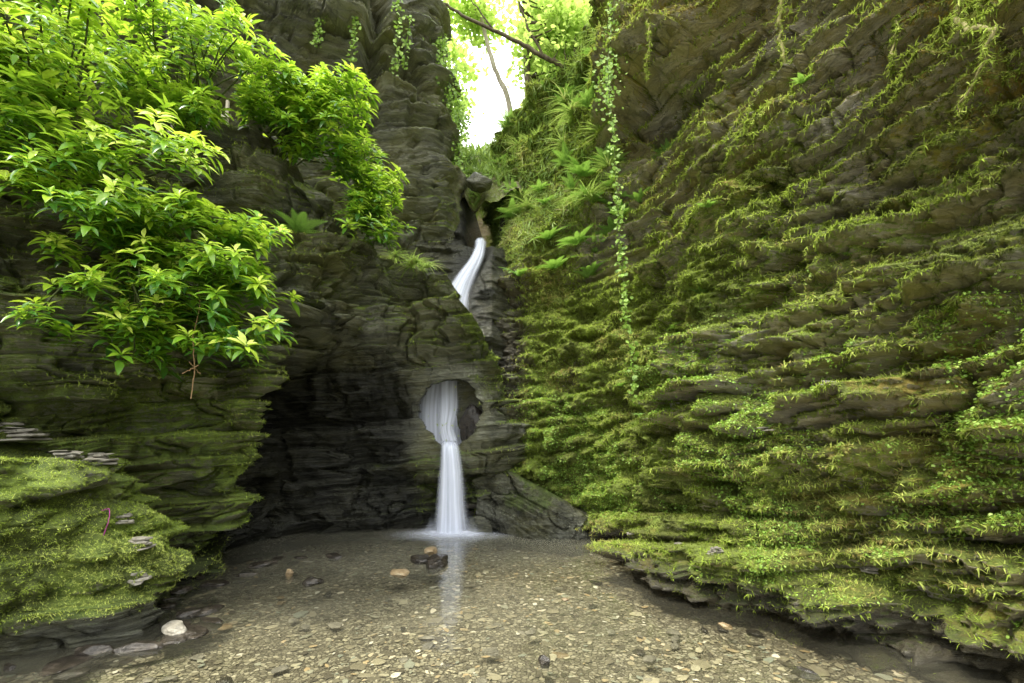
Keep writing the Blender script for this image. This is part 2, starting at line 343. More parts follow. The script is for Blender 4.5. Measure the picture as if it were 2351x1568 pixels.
build('gorge_cliff',PB.reshape(-1,3),gridF(*PB.shape[:2]),M_left,dict(moss=mossB,ochre=mossB*0+.45,wet=mossB*0),kind='structure',label='dark fractured slate cliff above the plunge basin')
# left lower wall with the hole
zC=[-.5,0,1.0,1.9,2.5,3.1,4.4,6]
a0=[(.2,8.7),(-.1,8.0),(-.5,7.8),(-.9,7.75),(-1.15,7.75),(-1.7,7.7),(-2.6,7.6),(-3.7,7.2),(-4.1,6.3),(-3.6,5.3),(-3.9,4.5),(-4.8,3.5),(-6.5,-5)]
e0=[(.2,8.7),(-.05,7.95)]
LC_=[a0,a0,
 e0+[(-.5,7.75),(-.9,7.75),(-1.15,7.75),(-1.75,7.8),(-2.6,8.2),(-4.0,7.8),(-4.2,6.4),(-3.1,5.45),(-3.9,4.8),(-4.9,3.7),(-6.6,-5)],
 e0+[(-.5,7.75),(-.9,7.75),(-1.15,7.75),(-1.75,7.8),(-2.6,8.0),(-4.1,7.7),(-4.1,6.4),(-2.9,5.5),(-3.9,5.0),(-4.95,3.9),(-6.7,-5)],
 e0+[(-.5,7.75),(-.9,7.75),(-1.15,7.75),(-1.7,7.7),(-2.5,7.65),(-3.5,7.1),(-3.6,6.3),(-3.15,5.75),(-4.1,5.1),(-5.0,4.0),(-6.8,-5)],
 e0+[(-.5,7.75),(-.9,7.75),(-1.15,7.75),(-1.65,7.65),(-2.35,7.3),(-2.6,6.5),(-3.15,6.1),(-3.7,5.85),(-4.5,5.4),(-5.3,4.3),(-7,-5)],
 e0+[(-.5,7.85),(-.9,7.85),(-1.15,7.85),(-1.8,7.7),(-2.45,7.2),(-2.6,6.4),(-3.2,6.1),(-3.8,5.9),(-4.6,5.3),(-5.4,4.3),(-7,-5)],
 e0+[(-.5,7.9),(-.9,7.9),(-1.15,7.9),(-1.9,7.8),(-2.5,7.4),(-2.8,6.8),(-3.3,6.4),(-3.9,6.1),(-4.7,5.5),(-5.5,4.4),(-7,-5)]]
capd=[(0,.7,-1.2),(0,.6,-1.4),(0,.6,-1.8),(0,.6,-2.2),(0,.7,-2.5),(-.3,2.2,.3),(-.8,2.5,.4),(-1.2,2.5,.5),(-1.5,2.5,.5),(-2,2.5,.6),(-2.5,2.2,.6),(-3,1.5,.6),(-3,0,.6)]
P,Nn,S,fade,Rf=loft(zC,LC_,[2.4,2.7,3.3,4.05,4.4,4.5,4.6,4.9,5.8,5.8,5.0,4.4,4.4],680,1000,-1,dict(n=60,dir=capd,p=1.6,zw=.65),5,7,.4)
X,Y,Z=P[...,0],P[...,1],P[...,2]
hx,hz=-1.06,2.0
rr=np.sqrt(((X-hx)/.54)**2+((Z-hz)/.6)**2)
near=np.exp(-np.maximum(rr-1,0)**2/.35)*(Y>7.2)
SPC=[(1.0,.45,.45),(.38,.32,.7),(.14,.15,1.3),(.05,.05,2.6)]
st=strata(S,Z+.10*S+.1*fbm(S*.4,Z*.3,0,3,14),15,SPC,.35)
lump=fbm(X*1.2,Y*1.2,Z*1.2,4,24)
gtop=np.exp(-((Z-1.6)/.8)**2)*(1-ss(5.4,6.0,Y))
amt=(st*(.95-.15*gtop)+lump*.2)*(1-.85*near)+fbm(X*9,Y*9,Z*12,3,31)*.014+.12*gtop*np.abs(fbm(X*2.5,Y*2.5,Z*3,3,88))
PC=disp(P,Nn,amt,fade,Rf,15);nC=gnorm(PC);nC*=np.sign((nC[...,:2]*Nn).sum(-1))[...,None]
ang=np.arctan2(PC[...,2]-hz,PC[...,0]-hx)
rr=np.sqrt(((PC[...,0]-hx)/.54)**2+((PC[...,2]-hz)/.6)**2)
edge=1.+.05*vn(ang*1.3+4,0,0,3)+.06*vn(ang*4,1,0,5)+.04*vn(ang*11,1,0,6)
edge=edge-.14*np.exp(-((ang+2.4)/.35)**2)
inside=(rr<edge)&(Y>7.2)&(np.arange(len(P))[:,None]<Rf)
fm=~(inside[:-1,:-1]&inside[1:,1:]&inside[:-1,1:]&inside[1:,:-1])
arch=ss(-1.0,-.6,X)*ss(2.0,2.7,Z)*ss(7,7.5,Y)
mossC=.29+.3*fbm(X*.9,Y*.9,Z*.9,4,43)+.45*np.clip(nC[...,2],-1,1)+.42*gtop+.35*arch+.12*ss(7,6,Y)-.25*near
alc=ss(5.7,6.4,Y)*(1-ss(2.2,3.2,Z+.3*lump))*(1-ss(-1.9,-1.4,X))
wetShadeC=(1-ss(.1,.7,Z))*.8+.4*np.exp(-((X+1.1)/.5)**2)*(Z<1.5)+.75*alc+.2*ss(6.3,7,Y)*(1-ss(2.3,3.6,Z))  # alc term paints the recess's shade through the wet darkening
oC=build('gorge_cliff',PC.reshape(-1,3),gridF(PC.shape[0],PC.shape[1],fm),M_left,dict(moss=mossC-.4*alc,ochre=mossC*0+.25,wet=np.clip(wetShadeC,0,1)),kind='structure',label='dark wet slate wall pierced by a round waterfall hole')
import bmesh
bm=bmesh.new();bm.from_mesh(oC.data);bm.edges.ensure_lookup_table()
be=[e for e in bm.edges if e.is_boundary and all(abs(v.co.x-hx)<.9 and abs(v.co.z-hz)<.9 and v.co.y>7 for v in e.verts)]
for stp,(dy,sc) in enumerate([(.08,.99),(.1,1.02),(.12,1.08),(.12,1.18)]):
    r=bmesh.ops.extrude_edge_only(bm,edges=be);vs=[g for g in r['geom'] if isinstance(g,bmesh.types.BMVert)];be=[g for g in r['geom'] if isinstance(g,bmesh.types.BMEdge)]
    for v in vs:
        v.co.y+=dy;v.co.x=hx+(v.co.x-hx)*sc;v.co.z=hz+(v.co.z-hz)*sc
for f in bm.faces:f.smooth=True
bm.to_mesh(oC.data);bm.free()
# basin slab behind the hole
R_,C_=300,220
zz,xx=np.meshgrid(np.linspace(.6,7.4,R_),np.linspace(-3.2,.6,C_),indexing='ij')
def gy(x,z):
    y=np.interp(z,[0,3.4,4.2,5.0,5.65,6.1,7.4],[8.75,8.8,8.95,9.25,9.6,10.1,10.4])
    return y+3.6*np.exp(-((x+.66)/.3)**4)*ss(5.6,5.85,z)
cx=np.interp(zz,[1.4,2.5,3.4,3.9,4.2,4.5,4.8,5.1,5.4,5.65],[-1.1,-1.15,-1.15,-1.15,-1.13,-1.06,-.94,-.8,-.7,-.66])
groove=.16*np.exp(-((xx-cx)/.28)**2)
sd_=xx-cx
yy=gy(xx,zz)+groove+.06*fbm(xx*2,zz*2,0,5,61)+strata(xx,zz,63,[(.5,.16,.9),(.17,.07,2)])*ss(.25,.5,np.abs(sd_))-.12*ss(.1,.3,sd_)*(1-ss(5,6,zz))+1.4*np.maximum(xx+.4,0)
PS=np.stack([xx,yy,zz],-1)
build('basin_rock',PS.reshape(-1,3),gridF(R_,C_),M_left,dict(moss=zz*0+.15+.3*fbm(xx*2,zz*2,0,3,9),ochre=zz*0,wet=np.clip(1.1-.4*np.abs(sd_)+ss(5.6,6,zz),0,1)),kind='structure',label='smooth wet rock slide worn by the stream')  # top wet term blackens the slot, shade put into the colour
# gorge bed above the slot
yy,xx=np.meshgrid(np.linspace(9.9,22,170),np.linspace(-4.5,8,200),indexing='ij')
zz=7.2+np.clip(yy-10.2,0,3.2)*.85+.03*np.clip(yy-13.4,0,9)+.18*fbm(xx*1.5,yy*1.5,0,5,71)+.42*np.clip(xx-.1,0,9)
fr_=1-ss(9.9,10.8,yy)
PG=np.stack([xx,yy+.5*fr_*np.abs(fbm(xx*2.2,0,0,4,73)),zz-.35*fr_**3],-1)
build('gorge_floor',PG.reshape(-1,3),gridF(170,200),M_right,dict(moss=.45+.4*fbm(xx,yy,0,4,2),ochre=zz*0+.3,wet=zz*0),kind='structure',label='rocky stream bank leading into woodland')
# mossy ledge block at near left
zH=[-.5,0,.2,.33,.5,.95,1.08,1.2,1.4]
def hb(d,e=0):return [(-6.5,5.2),(-4.8,4.9),(-3.95-d,4.65),(-3.55-d,4.15),(-3.5-d,3.65),(-3.8-d*.6,3.2),(-4.6-d*.3,2.85-e),(-7,2.45-e)]
P,Nn,S,fade,Rf=loft(zH,[hb(-.42),hb(-.38),hb(-.25),hb(-.15),hb(-.22),hb(-.05),hb(.12),hb(.02),hb(.2)],[1.3,1.35,1.35,1.35,1.4,1.45,1.5,1.5],320,520,-1,dict(n=70,dir=[(-.1,-.6,.0),(-.3,-.5,.1),(-.9,-.4,.15),(-1.2,-.1,.15),(-1.2,.2,.15),(-.9,.5,.2),(-.5,.8,.2),(0,.9,.2)]),5,9,.3)
X,Y,Z=P[...,0],P[...,1],P[...,2]
cushH=np.abs(fbm(X*2.2,Y*2.2,Z*2.8,4,35))
amt=strata(S,Z,33,[(.4,.18,.7),(.13,.07,1.4),(.05,.02,3)],.3)*(1.2-.5*ss(.2,.6,Z))+.16*fbm(X*1.3,Y*1.3,Z*1.6,4,34)+.3*cushH*ss(.1,.4,Z)
PH=disp(P,Nn,amt,fade,Rf,33,.03);nH=gnorm(PH);nH*=np.sign((nH[...,:2]*Nn).sum(-1))[...,None];nH[Rf:]*=np.sign(nH[Rf:,:,2:])
mossH=.82+.3*fbm(X*1.5,Y*1.5,Z*1.5,3,44)+.35*nH[...,2]-.8*(1-ss(.06,.26,Z))
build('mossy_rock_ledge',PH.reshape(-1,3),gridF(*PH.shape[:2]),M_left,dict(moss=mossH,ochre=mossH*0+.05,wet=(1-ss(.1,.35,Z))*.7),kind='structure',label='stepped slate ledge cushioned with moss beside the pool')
# ---------------------------------------------------------------- pool
yy,xx=np.meshgrid(np.linspace(-8,9,260),np.linspace(-8,9,200),indexing='ij')
bedz=lambda x,y:-.09-.12*ss(2,6,y)-.0*x
zz=bedz(xx,yy)+.02*fbm(xx*1.2,yy*1.2,0,3,3)
build('pool_bed',np.stack([xx,yy,zz],-1).reshape(-1,3),gridF(260,200),M_bed,kind='structure',label='gravelly bed of the shallow pool')
yy,xx=np.meshgrid(np.linspace(-7,8.2,160),np.linspace(-7.5,8.5,160),indexing='ij')
build('pool_water',np.stack([xx,yy,xx*0],-1).reshape(-1,3),gridF(160,160),M_water,dict(murk=.04+.10*np.clip(fbm(xx*.7,yy*.7,0,4,78),0,1)+.24*ss(4.6,7.6,yy+.35*fbm(xx,yy,0,3,77))),kind='structure',label='shallow clear pool with a soft surface')
g=120.;build('ground',np.array([(-g,-g,-.6),(g,-g,-.6),(g,g,-.6),(-g,g,-.6)]),np.array([[0,1,2,3]]),M_bed,kind='structure',label='gravel ground under the gorge')
n=34000
px=rng.uniform(-4.2,4.6,n);py=1.2+6.3*rng.random(n)**1.15
keep=rng.random(n)<np.clip(.75+.8*fbm(px*1.1,py*1.1,0,4,99),.15,1);px=px[keep];py=py[keep];n=len(px)
sz=.006+.032*rng.random(n)**2.5+.045*(rng.random(n)<.022)
ar=np.linspace(0,2*math.pi,8,endpoint=False)
rad=.6+.6*rng.random((n,8));asp=.4+.6*rng.random(n);rot=rng.uniform(0,6.28,n)
bx=np.cos(ar)[None]*rad*sz[:,None];by=np.sin(ar)[None]*rad*(sz*asp)[:,None]
rx=bx*np.cos(rot)[:,None]-by*np.sin(rot)[:,None];ry=bx*np.sin(rot)[:,None]+by*np.cos(rot)[:,None]
h=sz*(.06+.14*rng.random(n));tx=rng.normal(0,.08,n);ty=rng.normal(0,.08,n)
bz=bedz(px,py)+.02*fbm(px*1.2,py*1.2,0,3,3)+.002+.006*rng.random(n)
def ring(sc,zo):
    X=px[:,None]+rx*sc;Y=py[:,None]+ry*sc;return np.stack([X,Y,bz[:,None]+zo[:,None]+rx*tx[:,None]+ry*ty[:,None]],-1)
V=np.concatenate([ring(1,h*.1),ring(1.04,h*.7),ring(.82,h)],1).reshape(-1,3)
q=[];
for r0 in (0,8):
    for i in range(8):q.append([r0+i,r0+(i+1)%8,r0+8+(i+1)%8,r0+8+i])
q+= [[16,17,18,19],[16,19,20,23],[20,21,22,23]]
F=(np.array(q)[None]+(np.arange(n)*24)[:,None,None]).reshape(-1,4)
build('gravel',V,F,M_gravel,dict(tone=np.repeat(rng.random(n)**1.1,24)),False,kind='stuff',label='flat slate pebbles covering the pool bed')
# ---------------------------------------------------------------- stones
def stone(name,loc,size,mat,seed=0,flat=1.,rot=None,wet=.6,**kw):
    bm=bmesh.new();bmesh.ops.create_icosphere(bm,subdivisions=4,radius=1)
    co=np.array([v.co[:] for v in bm.verts])
    r=np.random.default_rng(seed);
    d=np.ones(len(co))
    for i in range(11):
        p=nrm(r.normal(size=3));dd=co@p;d=np.minimum(d,(.55+.3*r.random())/np.maximum(dd,.05))
    d*=1+.07*fbm(co[:,0]*2+seed,co[:,1]*2,co[:,2]*3,4,seed)
    co=co*d[:,None]*np.array(size)
    for v,c in zip(bm.verts,co):v.co=c
    me=bpy.data.meshes.new(name);bm.to_mesh(me);bm.free();me.materials.append(mat)
    for a,val in (('moss',.2),('ochre',.2),('wet',wet)):
        at=me.attributes.new(a,'FLOAT','POINT');at.data.foreach_set('value',np.full(len(me.vertices),val,dtype=np.float32))
    o=bpy.data.objects.new(name,me);o.location=loc;o.rotation_euler=(0,0,r.random()*6 if rot is None else rot);return link(o,**kw)
PL=[(-.92,5.62,.02,.24,.16,.11,M_wetstone,'dark wet rock breaking the pool surface'),
(-1.15,5.8,.02,.2,.13,.07,M_wetstone,'low dark wet rock in the shallow pool'),
(-1.1,6.2,.02,.15,.11,.06,M_ochrestone,'ochre stained rock poking above the water'),
(-1.3,5.3,0,.17,.12,.05,M_ochrestone,'flat ochre rock half under water'),
(-2.15,4.95,.01,.12,.1,.06,M_wetstone,'brown rock in the shallows'),
(-2.55,5.2,.01,.07,.05,.07,M_ochrestone,'small tan rock in the shallows'),
(-2.75,3.72,.02,.14,.09,.06,M_stone,'grey angular rock at the water edge'),
(-2.35,6.0,.0,.16,.1,.05,M_wetstone,'low dark rock near the alcove'),
(.52,4.45,0,.05,.04,.02,M_ochrestone,'small orange pebble in the pool'),
(.23,3.2,.01,.055,.045,.045,M_wetstone,'small black pebble in the pool'),
(1.8,3.85,-.01,.07,.05,.03,M_ochrestone,'pale flat pebble in the pool'),
(1.0,3.3,-.03,.06,.05,.03,M_stone,'pale yellow pebble in the pool'),
(2.0,3.1,-.02,.1,.07,.03,M_wetstone,'dark flat stone in the pool'),
(1.95,5.0,.03,.12,.1,.09,M_wetstone,'dark rock at the foot of the bank'),
(1.62,5.3,.0,.08,.06,.04,M_wetstone,'small brown rock by the bank'),
(.15,3.75,-.02,.07,.05,.02,M_stone,'thin grey slate in the shallow water'),
(-.15,3.45,-.04,.08,.06,.03,M_stone,'pale yellowish stone under the water'),
(-.55,7.5,.08,.25,.2,.2,M_left,'wet black boulder beside the falls')]
for i,(x,y,z,a,b,c,m,lab) in enumerate(PL):
    stone('rock',(x,y,z),(a,b,c),m,seed=i+3,label=lab,category='rock',group='rocks lying in the pool')
rq=random.Random(5)
for i in range(40):
    t=rq.random();x=-3.2+.25*math.sin(t*7)+rq.uniform(-.3,.4);y=3.1+2.9*t;s=rq.uniform(.05,.2)
    stone('rock',(x,y,rq.uniform(-.04,.01)),(s,s*rq.uniform(.4,.8),s*rq.uniform(.12,.3)),M_wetstone,seed=200+i,label='wet slate fragment along the pool edge',category='rock',group='rocks lying in the pool')
for i in range(50):
    x=rq.uniform(-2.6,2.4);y=rq.uniform(2.8,5.6);s=rq.uniform(.03,.09)
    stone('rock',(x,y,float(bedz(x,y))+.02),(s,s*rq.uniform(.5,.9),s*.25),[M_wetstone,M_stone,M_stone,M_ochrestone][rq.randrange(4)],seed=300+i,label='flat slate chip under the clear water',category='rock',group='slate chips on the pool bed')
stone('boulder',(-.7,8.16,1.72),(.25,.22,.5),M_wetstone,60,rot=.2,label='dark wet boulder inside the plunge basin',category='boulder')
stone('boulder',(-.72,9.95,7.15),(.3,.3,.2),M_left,61,rot=.4,wet=.6,label='chockstone wedged across the narrow rock slot',category='boulder')
# sloping wet ledge at the foot of the cliff right of the fall
R_,C_=140,300
t_,u_=np.meshgrid(np.linspace(0,1,R_),np.linspace(0,1,C_),indexing='ij')
bx_=-.62+2.2*u_;by_=7.6-.62*u_-.12*np.sin(u_*3.1)
topz_=1.15*(1-u_)**1.1+.14
fx=bx_+.1*t_;fy=by_+.6*t_**1.6
fz=-.2+(topz_+.2)*np.sin(t_*math.pi/2)
dd_=.14*fbm(fx*1.8,fz*1.8,u_*3,5,120)+strata(fx*1.0,fz+.45*fx,121,[(.35,.22,.7),(.1,.06,1.5)])
PW=np.stack([fx,fy-dd_,fz],-1)
mW=fz*0+.1+.4*fbm(fx*2,fz*2,0,4,5)+.6*ss(.65,1,t_)
build('wet_ledge',PW.reshape(-1,3),gridF(R_,C_),M_left,dict(moss=mW,ochre=fz*0,wet=np.clip(.9-.5*t_,0,1)),kind='structure',label='diagonal black wet rock ledge at the foot of the cliff')
# ---------------------------------------------------------------- waterfall
wf=link(bpy.data.objects.new('waterfall',None),kind='structure',label='silky white waterfall dropping through a round rock hole')
wf.location=(-1.05,7.6,0)
def ribbon(name,pts,wd,nx=40,ns=24,side=(1,0,0),mat=None,seed=0,edge=.35,vs=(.0,.0),bulge=.05):
    c=curve(pts,ns);w=np.interp(np.linspace(0,1,len(c)),np.linspace(0,1,len(wd)),wd)
    u=np.linspace(-1,1,nx);v=np.linspace(0,1,len(c))
    side=np.array(side,float)
    P=c[:,None]+side[None,None]*(u[None,:]*w[:,None]*.5)[...,None]
    P[...,1]+=.04*vn(u[None]*3,v[:,None]*1.2,seed,seed)-bulge*(1-u[None]**2)
    al=ss(0,edge,1-np.abs(u)+.12*vn(u*0,v[:,None]*4,seed+3,seed))
    al=al*ss(0,vs[0]+1e-4,v[:,None])*ss(0,vs[1]+1e-4,1-v[:,None])
    L=np.linalg.norm(np.diff(c,axis=0),axis=1).sum()
    return build(name,P.reshape(-1,3)-np.array(wf.location),gridF(*P.shape[:2]),mat or M_fall,dict(uu=np.broadcast_to(u*w.max()*2,P.shape[:2])+seed,vv=np.broadcast_to(v[:,None]*L,P.shape[:2]),alpha=al),parent=wf)
up_=[(-.66,5.75),(-.68,5.5),(-.76,5.2),(-.92,4.85),(-1.06,4.5),(-1.14,4.15),(-1.15,3.8),(-1.15,3.4)]
for dx,dy,ws,sd in ((0,.0,1,1),(-.03,-.05,.7,2),(.04,-.03,.8,11)):
    ribbon('cascade',[(x+dx*(5.9-z)*.7,float(gy(np.array(x),np.array(min(z,5.6))))+.02+dy,z) for x,z in up_],[q*ws for q in (.26,.3,.38,.52,.64,.7,.7,.7)],seed=sd,edge=.65,vs=(.05,0))
ribbon('cascade',[(-1.05,8.72,3.7),(-1.2,8.6,3.1),(-1.25,8.52,2.5),(-1.25,8.48,2.0),(-1.25,8.45,1.4)],[.9,1.2,1.45,1.45,1.4],seed=3,edge=.25)
ribbon('cascade',[(-1.1,8.6,3.7),(-1.32,8.5,3.1),(-1.42,8.4,2.5),(-1.45,8.34,2.0),(-1.42,8.28,1.4)],[.7,.9,1.,1.,.9],seed=13,edge=.4)
ribbon('cascade',[(-1.12,8.5,3.4),(-1.16,8.34,2.6),(-1.15,8.24,2.1),(-1.17,8.12,1.75),(-1.1,8.0,1.5)],[.5,.46,.4,.32,.34],seed=4,edge=.6)
for sd,dx,w0,w1,dy in ((5,0,.40,.64,0),(6,.02,.32,.54,-.04),(7,-.03,.32,.54,-.07),(8,.0,.38,.62,-.1)):
    ribbon('cascade',[(-1.12+dx,8.1,1.5),(-1.08+dx,7.85,1.49),(-1.03+dx,7.62+dy,1.4),(-1.0+dx,7.52+dy,1.0),(-.99+dx,7.47+dy,.5),(-.98+dx,7.44+dy,0.0)],[w0*.65,w0*.75,w0*.9,w0*1.15,(w0+w1)/2,w1],seed=sd,edge=.75,bulge=.1)
yy,xx=np.meshgrid(np.linspace(7.78,8.9,20),np.linspace(-1.9,-.3,20),indexing='ij')
build('basin_water',np.stack([xx,yy,xx*0+1.45],-1).reshape(-1,3)-np.array(wf.location),gridF(20,20),M_water,dict(murk=xx*0+.4),parent=wf)
an,ra=np.meshgrid(np.linspace(0,2*math.pi,60),np.linspace(0,1,24),indexing='ij')
for sx,sy,z,st_ in ((1.15,.6,.012,.85),(.6,.32,.03,1.7)):
    PF=np.stack([-.98+ra*np.cos(an)*sx,7.36+ra*np.sin(an)*sy,z+.05*(1-ra)**2],-1)
    build('foam',PF.reshape(-1,3)-np.array(wf.location),gridF(60,24),M_foam,dict(uu=ra*np.cos(an),vv=ra*np.sin(an)*2,alpha=np.clip(st_*(1-ra)**1.5,0,1)),parent=wf)
for rr_,hh_,al_ in ((.32,.4,.22),(.36,.28,.3),(.45,.16,.25)):
    an,v=np.meshgrid(np.linspace(0,2*math.pi,60),np.linspace(0,1,12),indexing='ij')
    PF=np.stack([-.98+(rr_+.1*v)*np.cos(an),7.4+(rr_*.5+.06*v)*np.sin(an),hh_*(1-v)],-1)
    build('spray',PF.reshape(-1,3)-np.array(wf.location),gridF(60,12),M_foam,dict(uu=np.cos(an),vv=v,alpha=al_*v*v),parent=wf)
# ---------------------------------------------------------------- moss tufts
def blade_t(w,bend,seg=2):
    V=[];
    for i in range(seg+1):
        t=i/seg;ww=w*(1-t*.85);V+=[(-ww,t,-bend*t*t),(ww,t,-bend*t*t)]
    F=[[2*i,2*i+1,2*i+3,2*i+2] for i in range(seg)];return np.array(V,float),np.array(F)
def scatter(P,Nv,wt,n):
    w=np.clip(wt,0,None).ravel();w=w/w.sum();i=rng.choice(w.size,n,p=w)
    return P.reshape(-1,3)[i],Nv.reshape(-1,3)[i]
def area(P):
    a=np.gradient(P,axis=1);b=np.gradient(P,axis=0);return np.linalg.norm(np.cross(a,b),axis=-1)
def vis(P,f=1.2):
    d=np.maximum(np.linalg.norm(P-np.array([0,0,1.6]),axis=-1),2)
    return ((P[...,1]>.8)&(P[...,2]<11.5)&(np.abs(P[...,0])<1.4*P[...,1]+.5))/d**f
def tufts(name,P,Nv,wt,n,size,label,mat,nb=4,droop=.7,tonefn=None,w=.09,tmax=1.,va=.5):
    p,nn=scatter(P,Nv,wt,n)
    parts=[];tV,tF=blade_t(w,.35)
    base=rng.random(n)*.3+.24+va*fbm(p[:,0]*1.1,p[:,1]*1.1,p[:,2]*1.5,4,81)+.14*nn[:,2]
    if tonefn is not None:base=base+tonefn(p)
    for b in range(nb):
        f=nn*.8+rng.normal(0,.55,(n,3));f[:,2]-=droop*rng.random(n)
        s=size*(.5+rng.random(n))*(.6+.12*np.linalg.norm(p,axis=1))
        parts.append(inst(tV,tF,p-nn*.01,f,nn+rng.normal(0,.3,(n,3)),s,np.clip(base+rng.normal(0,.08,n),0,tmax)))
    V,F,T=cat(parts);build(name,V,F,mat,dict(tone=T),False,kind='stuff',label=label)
wR=np.clip(mossR-.35,0,.8)*area(PR)*vis(PR);wR[-60:]*=.3
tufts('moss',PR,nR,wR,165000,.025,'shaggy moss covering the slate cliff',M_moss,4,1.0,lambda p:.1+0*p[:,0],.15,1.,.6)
lip=np.clip(up+.05,0,1)*np.clip(mossR-.45,0,.7)*(PR[...,2]<6.5);lip[-60:]=0
tufts('moss',PR,nR,lip*area(PR)*vis(PR),50000,.038,'long shaggy moss hanging off the ledge edges',M_moss,4,2.0,lambda p:-.02+0*p[:,0],.09,.8,.65)
tufts('moss',PH,nH,np.clip(mossH-.4,0,1)*area(PH)*vis(PH),44000,.018,'feathery moss on the stepped ledge',M_moss,4,.6,lambda p:.1+0*p[:,0],.16,.85,.5)
tufts('moss',PC,nC,np.clip(mossC-.5*alc-.42,0,1)*area(PC)*vis(PC)*(PC[...,1]<9),30000,.022,'sparse moss on the dark rock wall',M_moss,4,.8,lambda p:.03+0*p[:,0],.12,.85)
tV=np.array([(-.5,.1,0),(0,0,.0),(.5,.1,0),(.62,.6,.08),(0,1,-.05),(-.62,.6,.08)],float);tF=np.array([[0,1,4,5],[1,2,3,4]])
pm=ss(.0,.45,fbm(PR[...,0]*1.6,PR[...,1]*1.6,PR[...,2]*1.6,4,91))*(1-ss(2.2,3.6,PR[...,2]))*ss(.2,.4,PR[...,2])*ss(8.8,8.2,PR[...,1])*np.clip(mossR,0,1)
pm[-60:]=0
n=38000;p,nn=scatter(PR,nR,pm*area(PR)*vis(PR,1.),n)
f=nn*.3+rng.normal(0,.6,(n,3));V,F,T=inst(tV,tF,p+nn*.025*rng.random((n,1)),f,nn+np.array([0,0,.7])+rng.normal(0,.3,(n,3)),(.007+.011*rng.random(n))*(.7+.1*np.linalg.norm(p,axis=1)),np.clip(rng.normal(.55,.24,n),0,1))
build('ground_cover',V,F,M_small,dict(tone=T),False,kind='stuff',label='bright small round leaved plants on the wet cliff')
gp=ss(8.6,9.6,PR[...,1])*ss(5,6.5,PR[...,2])
tufts('grass',PR,nR,gp*area(PR)*vis(PR,.5),9000,.08,'long grass and low plants draping the crest',M_grass,5,1.6,lambda p:.08+0*p[:,0],.05)
nG=gnorm(PG);nG*=np.sign(nG[...,2:])
tufts('grass',PG,nG,area(PG)*(PG[...,1]<17)*(PG[...,1]>10.4),6000,.11,'woodland undergrowth beyond the gorge',M_grass,5,.5,lambda p:.0+0*p[:,0],.12)
# ---------------------------------------------------------------- shrubs
lV=[];
for i in range(5):
    t=i/4;w=[.025,.14,.17,.115,.008][i];zc=.12*t-.34*t*t
    lV+=[(-w,t,zc+w*.4),(0,t,zc-.0),(w,t,zc+w*.4)]
lV=np.array(lV,float);lF=np.array([[3*i+j,3*i+j+1,3*i+j+4,3*i+j+3] for i in range(4) for j in range(2)])
def shrub(base,blobs,label,nper=70,leaf=.17,lit=0.):
    base=np.array(base,float)
    root=link(bpy.data.objects.new('evergreen_shrub',None),label=label,category='shrub',group='broad leaved shrubs on the ledge');root.location=base
    st=[];pos=[];axs=[]
    for (c,r,wt) in blobs:
        c=np.array(c,float);r=np.array(r,float)*1.15;m=int(nper*wt)
        nb=max(4,m//6);
        for b_ in range(nb):
            d=nrm(rng.normal(size=3));tip=c+d*(.4+.65*rng.random())*r
            tip[2]=c[2]+np.round((tip[2]-c[2])/.17)*.17+rng.normal(0,.02)
            mid=(base+tip)/2+np.array([0,0,.12])+rng.normal(0,.1,3)
            end=tip+np.array([.12,-.12,-.05])
            cv=curve([base+rng.normal(0,.12,3),mid,tip,end],8)
            st.append(tube(cv,np.linspace(.014,.004,len(cv)),5))
            for q in range(6):
                t=int(len(cv)*(.5+.5*(q+.5)/6));t=min(t,len(cv)-1)
                p=cv[t]+rng.normal(0,.15,3)*np.array([1,1,.3])
                pos.append(p);axs.append(nrm(d*np.array([.4,.4,.05])+np.array([.22,-.3,.95])+rng.normal(0,.18,3)))
    pos=np.array(pos);axs=np.array(axs);m=len(pos)
    V,F,T=cat(st);build('stem',V-base,F,M_stem,dict(tone=T),parent=root)
    P_=[];Fd=[];Up=[];Sc=[];To=[]
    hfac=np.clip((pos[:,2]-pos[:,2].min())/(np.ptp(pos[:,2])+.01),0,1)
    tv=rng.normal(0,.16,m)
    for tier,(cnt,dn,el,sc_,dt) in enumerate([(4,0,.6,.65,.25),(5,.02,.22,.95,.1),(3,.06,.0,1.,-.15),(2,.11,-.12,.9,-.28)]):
        for j in range(cnt):
            a=2*math.pi*j/cnt+rng.uniform(-.5,.5,m)+tier*.6
            e1=nrm(np.cross(axs,np.array([1.,0.1,0])));e2=np.cross(axs,e1)
            out=e1*np.cos(a)[:,None]+e2*np.sin(a)[:,None]
            f=nrm(out+axs*(el+rng.normal(0,.2,(m,1))))
            P_.append(pos-axs*dn+f*.012);Fd.append(f);Up.append(axs*.8+np.array([0,0,.4])+rng.normal(0,.2,(m,3)))
            Sc.append(leaf*sc_*(.6+.6*rng.random(m)));To.append(np.clip(.36+dt+tv+.32*hfac+lit+rng.normal(0,.1,m),0,1))  # higher leaves toned lighter, lower darker: sunlit tops painted into leaf colour
    P_,Fd,Up,Sc,To=map(np.concatenate,(P_,Fd,Up,Sc,To))
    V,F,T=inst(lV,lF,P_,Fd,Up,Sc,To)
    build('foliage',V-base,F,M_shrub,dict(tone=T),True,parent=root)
    return root
shrub((-4.1,5.1,3.5),[((-3.45,4.55,3.2),(.75,.5,.42),1.0),((-3.15,4.6,2.75),(.55,.4,.28),.7),((-3.8,4.3,2.65),(.5,.35,.15),.5),((-2.85,4.7,3.2),(.4,.35,.3),.5)],'broad leaved shrub drooping over the dark rock ledge',80,.17)
